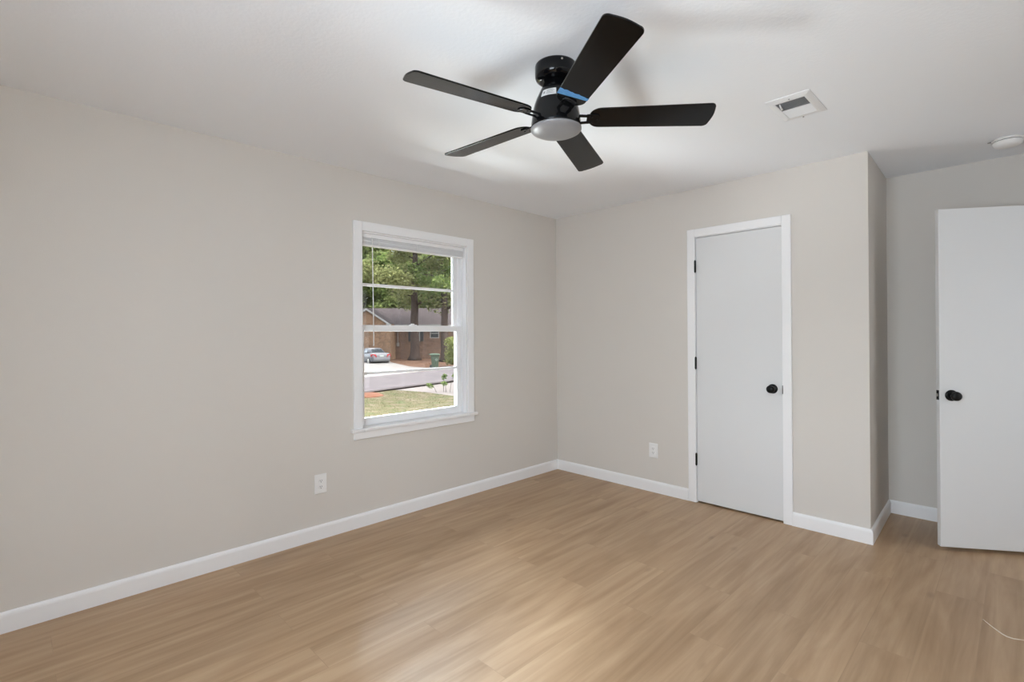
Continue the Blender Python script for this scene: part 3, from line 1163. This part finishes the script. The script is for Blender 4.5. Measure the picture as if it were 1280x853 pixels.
bm = bmesh.new()
box(bm, -6.0, 18.0, 0.0, 7.4, -0.4, EV)
part('main_wall', bm, M_brick)
bm = bmesh.new()
RG = 5.15
for y0, z0, y1, z1 in ((-0.55, EV - 0.06, 4.0, RG), (7.95, EV - 0.06, 4.0, RG)):
    a = [(-6.4, y0, z0), (18.4, y0, z0), (18.4, y1, z1), (-6.4, y1, z1)]
    b2 = [(x, y, z + 0.12) for x, y, z in a]
    loft(bm, [a, b2])
part('roof', bm, M_roof)
bm = bmesh.new()
box(bm, -1.6, 18.4, -0.57, -0.53, EV - 0.12, EV + 0.06)
box(bm, -1.6, 18.4, -0.53, 0.0, EV - 0.12, EV - 0.09)
part('eave_board', bm, M_hwhite, label='pale eave board')
# wing with the gable
GX, GW, GP = -1.83, 2.0, 4.86
bm = bmesh.new()
poly = [(GX - GW, -0.4), (GX + GW + 0.25, -0.4), (GX + GW + 0.25, 3.42), (GX + GW, 3.50), (GX, GP - 0.06), (GX - GW, 3.50)]
loft(bm, [[(x, -2.0, z) for x, z in poly], [(x, 0.0, z) for x, z in poly]])
part('gable_wall', bm, M_brick2, label='orange brick gable end')
for sgn in (-1, 1):
    bm = bmesh.new()
    xa, za = GX, GP
    xb, zb = GX + sgn * (GW + 0.22), 3.38
    a = [(xa, -2.25, za), (xb, -2.25, zb), (xb, -2.25, zb + 0.13), (xa, -2.25, za + 0.13)]
    loft(bm, [a, [(x, 2.6, z) for x, y, z in a]])
    rf = part('gable_roof', bm, M_roof)
    bm = bmesh.new()
    a = [(xa, -2.30, za - 0.10), (xb, -2.30, zb - 0.10), (xb, -2.30, zb + 0.10), (xa, -2.30, za + 0.10)]
    loft(bm, [a, [(x, -2.24, z) for x, y, z in a]])
    part('rake_board', bm, M_hwhite, rf, 'white rake board')
bm = bmesh.new()
box(bm, GX + GW - 0.10, GX + GW + 0.32, -2.34, -2.0, 3.22, 3.46)
part('eave_return', bm, M_hwhite, label='white boxed eave end')


def house_window(x0, x1, z0, z1, shutters):
    bm = bmesh.new()
    for a, b_, c, d_ in ((x0, x0 + 0.07, z0, z1), (x1 - 0.07, x1, z0, z1), (x0, x1, z0, z0 + 0.07), (x0, x1, z1 - 0.07, z1), (x0, x1, (z0 + z1) / 2 - 0.03, (z0 + z1) / 2 + 0.03)):
        box(bm, a, b_, -0.05, 0.0, c, d_)
    f = part('window', bm, M_hwhite)
    bm = bmesh.new()
    box(bm, x0 + 0.07, x1 - 0.07, -0.02, -0.005, z0 + 0.07, z1 - 0.07)
    part('pane', bm, M_hpane, f)
    if shutters:
        for a in (x0 - 0.36, x1 + 0.02):
            bm = bmesh.new()
            box(bm, a, a + 0.34, -0.045, 0.0, z0, z1)
            for k in range(12):
                zz = z0 + 0.06 + k * (z1 - z0 - 0.12) / 12
                box(bm, a + 0.05, a + 0.29, -0.06, -0.045, zz, zz + 0.05)
            part('shutter', bm, M_hdark, f, 'black louvred shutter')


house_window(2.05, 2.85, 1.75, 3.0, True)
house_window(3.85, 4.75, 2.05, 3.0, False)
house_window(8.0, 9.2, 1.6, 3.0, True)
house_window(13.0, 14.2, 1.6, 3.0, True)
bm = bmesh.new()
box(bm, 0.55, 0.78, -0.14, 0.0, 1.25, 1.62)
tube(bm, [(0.66, -0.06, 1.62), (0.66, -0.06, 3.2)], 0.035, 8)
part('meter_box', bm, M_conc, label='pale electric meter box')

# ---- silver sedan in the driveway
M_silver = mat('silver_paint', (0.095, 0.095, 0.103, 1), 0.38, metal=0.2)
M_cglass = mat('dark_car_glass', (0.03, 0.035, 0.04, 1), 0.08)
M_tail = mat('red_tail_lamp', (0.25, 0.008, 0.012, 1), 0.25)
M_tyre = mat('tyre_rubber', (0.02, 0.02, 0.02, 1), 0.8)
M_under = mat('black_bumper_plastic', (0.03, 0.03, 0.03, 1), 0.6)
M_plateC = mat('license_plate', (0.22, 0.24, 0.22, 1), 0.5)

heading = radians(-36)     # turned left of the camera's axis
fdir = Vector((-0.7108, 0.7034, 0)) * cos(heading) + Vector((0.7034, 0.7108, 0)) * sin(heading)
rear = ground_pt(43.3, -11.22)
ctr = rear + fdir * 2.32
ctr.z = -1.235
car = thing('car', 'silver sedan parked on the pale driveway, seen from behind', 'car', ctr, atan2(fdir.y, fdir.x))
car.rotation_euler.z = atan2(fdir.y, fdir.x)


def section(x, wv, zb, zs, zt, crown):
    """Closed ring of a car body section: sill, side, shoulder, top."""
    h = [(0, zb), (wv * 0.80, zb), (wv * 0.95, zb + 0.06), (wv, zb + (zs - zb) * 0.45), (wv * 0.985, zs - 0.06), (wv * 0.93, zs), (wv * 0.75, zt), (wv * 0.35, zt + crown), (0, zt + crown * 1.2)]
    return [(x, y, z) for y, z in h] + [(x, -y, z) for y, z in h[-2:0:-1]]


bm = bmesh.new()
loft(bm, [section(-2.30, 0.66, 0.42, 0.78, 0.80, 0.02), section(-2.26, 0.78, 0.30, 0.95, 0.99, 0.02), section(-2.0, 0.86, 0.24, 0.98, 1.03, 0.02), section(-1.4, 0.895, 0.22, 0.97, 1.02, 0.02),
          section(-0.6, 0.90, 0.20, 0.95, 0.98, 0.02), section(0.4, 0.90, 0.20, 0.92, 0.96, 0.02), section(1.0, 0.89, 0.21, 0.90, 0.95, 0.02), section(1.7, 0.86, 0.24, 0.80, 0.86, 0.03),
          section(2.15, 0.76, 0.28, 0.68, 0.72, 0.03), section(2.28, 0.62, 0.36, 0.60, 0.62, 0.02)])
body = bevel(obj('body', bm, M_silver, car, True), 0.01)


def cab(x, wv, z):
    return [(x, wv, z), (x, wv * 0.6, z + 0.025), (x, 0, z + 0.035), (x, -wv * 0.6, z + 0.025), (x, -wv, z)]


# greenhouse: base ring to roof ring
base = [(-1.62, 0.66), (-1.60, 0.0), (-1.62, -0.66), (-1.0, -0.80), (0.0, -0.81), (0.9, -0.76), (1.20, -0.55), (1.28, 0.0), (1.20, 0.55), (0.9, 0.76), (0.0, 0.81), (-1.0, 0.80)]
roof = [(-0.92, 0.50), (-0.95, 0.0), (-0.92, -0.50), (-0.62, -0.58), (-0.1, -0.60), (0.22, -0.57), (0.36, -0.42), (0.40, 0.0), (0.36, 0.42), (0.22, 0.57), (-0.1, 0.60), (-0.62, 0.58)]
bm = bmesh.new()
rb = [(x, y, 0.97) for x, y in base]
rt_ = [(x, y, 1.38) for x, y in roof]
rt2 = [(x * 0.9 - 0.03, y * 0.85, 1.425) for x, y in roof]
loft(bm, [rb, rt_, rt2])
obj('cabin', bm, M_silver, car, True)


def lerp3(a, b_, t):
    return tuple(a[i] + (b_[i] - a[i]) * t for i in range(3))


def pane_between(name, i0, i1, t0, t1, off, mtl, inset=0.06):
    """Glass over the cabin side between base/roof ring indices."""
    bm = bmesh.new()
    idx = list(range(i0, i1 + 1))
    lowr, topr = [], []
    for n_, i in enumerate(idx):
        j = i % 12
        lowr.append(Vector(lerp3(rb[j], rt_[j], t0)))
        topr.append(Vector(lerp3(rb[j], rt_[j], t1)))
    for r in (lowr, topr):
        r[0] = r[0].lerp(r[1], inset)
        r[-1] = r[-1].lerp(r[-2], inset)
    cen = Vector((0, 0, 1.1))
    q = []
    for r in (lowr, topr):
        q.append([])
        for p in r:
            o_ = (p - cen)
            o_.z = 0.12
            q[-1].append(p + o_.normalized() * off)
    A = [[bm.verts.new(p) for p in r] for r in q]
    for i in range(len(idx) - 1):
        bm.faces.new((A[0][i], A[0][i + 1], A[1][i + 1], A[1][i]))
    o = obj(name, bm, mtl, car)
    md = o.modifiers.new('solid', 'SOLIDIFY')
    md.thickness = 0.012
    return o


pane_between('rear_window', 0, 2, 0.14, 0.90, 0.012, M_cglass, 0.12)
pane_between('windscreen', 6, 8, 0.12, 0.92, 0.012, M_cglass, 0.10)
for a, b_ in ((3, 4), (4, 5), (9, 10), (10, 11)):
    pane_between('side_window', a, b_, 0.14, 0.86, 0.012, M_cglass, 0.06)
for s in (-1, 1):
    bm = bmesh.new()
    a = [(-2.315, s * 0.44, 0.66), (-2.30, s * 0.80, 0.68), (-2.04, s * 0.905, 0.76), (-2.02, s * 0.89, 0.93), (-2.27, s * 0.79, 0.95), (-2.315, s * 0.50, 0.90)]
    b2 = [(x + 0.10, y * 0.93, z) for x, y, z in a]
    loft(bm, [[(x - 0.012, y * 1.015, z) for x, y, z in a], b2])
    obj('tail_lamp', bm, M_tail, car)
bm = bmesh.new()
box(bm, -2.345, -2.25, -0.74, 0.74, 0.30, 0.42)
bevel(obj('lower_bumper', bm, M_under, car), 0.02)
bm = bmesh.new()
loft(bm, [[(-2.34, y, z) for y, z in ((-0.70, 0.42), (0.70, 0.42), (0.74, 0.62), (-0.74, 0.62))], [(-2.20, y, z) for y, z in ((-0.80, 0.42), (0.80, 0.42), (0.82, 0.64), (-0.82, 0.64))]])
bevel(obj('rear_bumper', bm, M_silver, car), 0.02)
bm = bmesh.new()
box(bm, -2.325, -2.28, -0.17, 0.17, 0.70, 0.83)
tag(obj('license_plate', bm, M_plateC, car), 'pale license plate')
for x in (-1.45, 1.42):
    for s in (-1, 1):
        bm = bmesh.new()
        Mw = Matrix.Translation((x, s * 0.79, 0.315)) @ Matrix.Rotation(radians(-90 * s), 4, 'X')
        lathe(bm, [(0.21, -0.10), (0.30, -0.10), (0.318, -0.08), (0.318, 0.09), (0.30, 0.115), (0.215, 0.115), (0.21, 0.10), (0.21, -0.10)], 28, Mw)
        wh = obj('wheel', bm, M_tyre, car, True)
        bm = bmesh.new()
        lathe(bm, [(0, 0.085), (0.05, 0.10), (0.10, 0.09), (0.20, 0.108), (0.21, 0.10), (0.21, -0.05), (0, -0.05)], 28, Mw)
        obj('hubcap', bm, M_steel, wh, True)

# ---- green wheeled bin
M_bin = mat('dark_green_plastic', (0.024, 0.038, 0.020, 1), 0.55)
M_lid = mat('green_lid_plastic', (0.035, 0.060, 0.036, 1), 0.5)
M_emb = mat('pale_emblem', (0.12, 0.15, 0.13, 1), 0.6)
bn = thing('wheeled_bin', 'green wheeled trash bin standing beside the bright driveway', 'trash bin', ground_pt(39.3, -6.02, -1.27), STREET_RZ + radians(8))
bm = bmesh.new()


def rr(wx, wy, z, cxy=(0, 0), r=0.05):
    pts = []
    for cx_, cy_, a0 in ((wx - r, wy - r, 0), (-wx + r, wy - r, 90), (-wx + r, -wy + r, 180), (wx - r, -wy + r, 270)):
        for i in range(4):
            a = radians(a0 + 30 * i)
            pts.append((cx_ + r * cos(a) + cxy[0], cy_ + r * sin(a) + cxy[1], z))
    return pts


loft(bm, [rr(0.24, 0.28, 0.02), rr(0.25, 0.29, 0.10), rr(0.32, 0.36, 0.93), rr(0.345, 0.385, 0.95), rr(0.345, 0.385, 1.02)])
obj('bin_body', bm, M_bin, bn)
bm = bmesh.new()
loft(bm, [rr(0.37, 0.41, 1.02, (0, -0.02)), rr(0.39, 0.43, 1.05, (-0.02, -0.02)), rr(0.36, 0.40, 1.10, (-0.04, 0)), rr(0.22, 0.26, 1.14, (-0.04, 0))])
v = rr(0.1, 0.1, 0)
bevel(obj('lid', bm, M_lid, bn), 0.01)
bm = bmesh.new()
tube(bm, [(-0.30, 0.30, 1.0), (-0.46, 0.28, 1.08), (-0.50, 0.0, 1.09), (-0.46, -0.28, 1.08), (-0.30, -0.30, 1.0)], 0.022, 8)
obj('handle', bm, M_lid, bn, True)
for s in (-1, 1):
    bm = bmesh.new()
    lathe(bm, [(0, -0.03), (0.12, -0.03), (0.13, 0), (0.12, 0.03), (0, 0.03)], 20, Matrix.Translation((-0.30, s * 0.24, 0.13)) @ Matrix.Rotation(radians(90), 4, 'X'))
    obj('wheel', bm, M_tyre, bn)
bm = bmesh.new()
lathe(bm, [(0.05, 0), (0.095, 0), (0.095, 0.012), (0.05, 0.012), (0.05, 0)], 20, Matrix.Translation((0.10, -0.345, 0.66)) @ Matrix.Rotation(radians(85), 4, 'X'))
tag(obj('emblem', bm, M_emb, bn), 'pale round emblem')

# ---- trees


def leaf_cloud(bm, rg, centres, n, size, flat=0.7):
    for _ in range(n):
        c, r = rg.choice(centres)
        u = Vector((rg.gauss(0, 1), rg.gauss(0, 1), rg.gauss(0, 1))).normalized() * r * rg.random() ** 0.45
        u.z *= flat
        p = c + u
        a = Vector((rg.gauss(0, 1), rg.gauss(0, 1), rg.gauss(0, 0.6))).normalized()
        b_ = a.cross(Vector((rg.gauss(0, 1), rg.gauss(0, 1), rg.gauss(0, 1)))).normalized()
        s = size * rg.uniform(0.6, 1.4)
        v = [bm.verts.new(p - a * s), bm.verts.new(p + b_ * s * 0.42), bm.verts.new(p + a * s), bm.verts.new(p - b_ * s * 0.42)]
        bm.faces.new(v)


def tree(name, label, cat, d, s, h, rad, bark, leaf, crown, nleaf, size, seed, lean=(0, 0), group=None, limbs=7, flare=1.6, split=0.55):
    """crown = (z_low, z_high, spread). One trunk mesh with limbs, one foliage mesh."""
    rg = random.Random(seed)
    root = thing(name, label, cat, ground_pt(d, s) - Vector((0, 0, 0.03)), STREET_RZ, group)
    bm = bmesh.new()
    pts, rads = [], []
    nseg = 12
    for i in range(nseg + 1):
        t = i / nseg
        pts.append(Vector((lean[0] * t * h + rg.uniform(-.05, .05) * (i > 0), lean[1] * t * h + rg.uniform(-.05, .05) * (i > 0), h * t)))
        rads.append(rad * (1 - 0.75 * t) * (flare if i == 0 else 1.0))
    pts.insert(1, pts[0].lerp(pts[1], 0.35))
    rads.insert(1, rad * 1.08)
    tube(bm, pts, rads, 14)
    z0, z1, spr = crown
    centres = []
    for k in range(limbs):
        t = (z0 + (z1 - z0) * (k + 0.3) / limbs) / h
        t = min(t, 0.97)
        base_ = Vector((lean[0] * t * h, lean[1] * t * h, t * h))
        a = k * 2.4 + rg.uniform(-.4, .4)
        ln = spr * rg.uniform(0.6, 1.0) * (1 - 0.45 * max(0, (t - split)) / (1 - split + 1e-6))
        tip = base_ + Vector((cos(a) * ln, sin(a) * ln, rg.uniform(0.0, 0.35) * ln))
        mid_ = base_.lerp(tip, 0.5) + Vector((0, 0, 0.12 * ln))
        r0 = rad * 0.28 * (1.1 - t)
        tube(bm, [base_, mid_, tip], [r0 + 0.03, r0 * 0.6 + 0.02, 0.015], 6)
        for q in (0.45, 0.75, 1.0):
            c = base_.lerp(tip, q) + Vector((rg.uniform(-.5, .5), rg.uniform(-.5, .5), rg.uniform(-.4, .5)))
            centres.append((c, spr * rg.uniform(0.22, 0.36)))
    centres.append((Vector((lean[0] * h, lean[1] * h, h)), spr * 0.35))
    obj('trunk', bm, bark, root, True)
    bm = bmesh.new()
    leaf_cloud(bm, rg, centres, nleaf, size)
    obj('foliage', bm, leaf, root)
    return root


tree('shade_tree', 'tall tree with thick straight trunk in front of the brick house', 'tree', 47.2, -9.15, 15, 0.44, M_bark, M_leafC, (4.9, 15, 5.0), 15000, 0.17, 11, (0.004, 0), limbs=14)
tree('shade_tree', 'second thick-trunked tree behind the yellow-green bush', 'tree', 45.5, -6.05, 13, 0.40, M_bark, M_leafB, (4.4, 13, 3.6), 11000, 0.15, 12, (-0.012, 0), limbs=13)
BT = [  # d, s, h, leaf, bark, label
    (66, -22.5, 13, M_leafB, M_bark, 'dark green tree far left behind the brick house'),
    (70, -19.0, 15, M_leafA, M_bark2, 'mid green tree behind the gable end of the house'),
    (65, -16.2, 12, M_leafB, M_bark2, 'deep green tree with pale slanted trunk behind the house roof'),
    (70, -13.2, 16, M_leafC, M_bark, 'tall olive-leaved tree behind the middle of the roof'),
    (65, -10.4, 12, M_leafA, M_bark2, 'bushy mid green tree just right of the roof ridge tree'),
    (71, -7.6, 15, M_leafB, M_bark, 'tall deep green tree behind the right side of the roof'),
    (65, -4.6, 12, M_leafA, M_bark, 'mid green tree behind the right end of the house'),
    (70, -1.2, 14, M_leafC, M_bark, 'olive tree beyond the right end of the house'),
    (67, 3.5, 13, M_leafB, M_bark, 'deep green tree at the far right behind the house'),
    (64, -18.9, 11, M_leafA, M_bark, 'low bushy mid green tree at the left edge behind the gable'),
    (72, -26.5, 16, M_leafC, M_bark, 'olive tree at the far left beyond the yard'),
    (76, -20.5, 18, M_leafA, M_bark, 'tall mid green tree in the back row behind the gable end'),
    (77, -15.5, 18, M_leafB, M_bark, 'tall deep green tree in the back row behind the left half of the roof'),
    (76, -10.5, 18, M_leafA, M_bark, 'tall mid green tree in the back row behind the thick front trunk'),
    (77, -5.0, 18, M_leafC, M_bark, 'tall olive tree in the back row behind the right half of the roof'),
]
for i, (d, s, h, lf, bk, lb) in enumerate(BT):
    tree('background_tree', lb, 'tree', d, s, h, 0.22, bk, lf, (1.2, h, 4.2), 15000, 0.31, 40 + i, ((0.10 if i in (2, 4) else 0.01), 0), 'trees behind the house', limbs=13, split=0.2)

# ---- yellow-green bush by the bin
bu = thing('bush', 'yellow-green rounded bush to the right of the green bin', 'bush', ground_pt(40.9, -4.55) - Vector((0, 0, 0.03)), STREET_RZ)
rg = random.Random(21)
bm = bmesh.new()
centres = []
for k in range(11):
    a = k * 2.4
    tip = Vector((cos(a) * rg.uniform(0.2, 0.75), sin(a) * rg.uniform(0.2, 0.75), rg.uniform(1.3, 2.2)))
    tube(bm, [(0.1 * cos(a), 0.1 * sin(a), 0), tip * 0.55 + Vector((0, 0, 0.2)), tip], [0.03, 0.02, 0.008], 5)
    centres.append((tip, 0.50))
    centres.append((tip * 0.6 + Vector((0.2 * cos(a), 0.2 * sin(a), 0)), 0.52))
    centres.append((Vector((cos(a) * 0.6, sin(a) * 0.6, 0.55)), 0.45))
obj('stems', bm, M_bark, bu, True)
bm = bmesh.new()
leaf_cloud(bm, rg, centres, 5000, 0.085, 0.9)
obj('foliage', bm, M_leafY, bu)

# ---- leafy shoots beside the street
sh = thing('shrub', 'sparse leafy shoots growing beside the near edge of the street', 'shrub', ground_pt(22.4, -2.95, -1.25), STREET_RZ)
rg = random.Random(33)
bm = bmesh.new()
fb = bmesh.new()
for x, y, hgt, bend in ((-0.42, 0.0, 0.34, -0.35), (-0.15, 0.2, 0.75, 0.05), (0.0, 0.05, 0.42, -0.1), (0.15, 0.1, 0.85, 0.3), (0.35, 0.0, 0.40, 0.25), (0.6, 0.1, 0.5, 0.4), (0.8, 0.0, 0.38, 0.2)):
    tip = Vector((x + bend, y, hgt))
    tube(bm, [(x, y, -0.02), (x + bend * 0.3, y, hgt * 0.65), tip], [0.010, 0.008, 0.004], 5)
    leaf_cloud(fb, rg, [(tip, 0.13), (Vector((x + bend * 0.7, y, hgt * 0.86)), 0.14)], 130, 0.045)
obj('stems', bm, M_bark, sh, True)
obj('leaves', fb, M_leafB, sh)
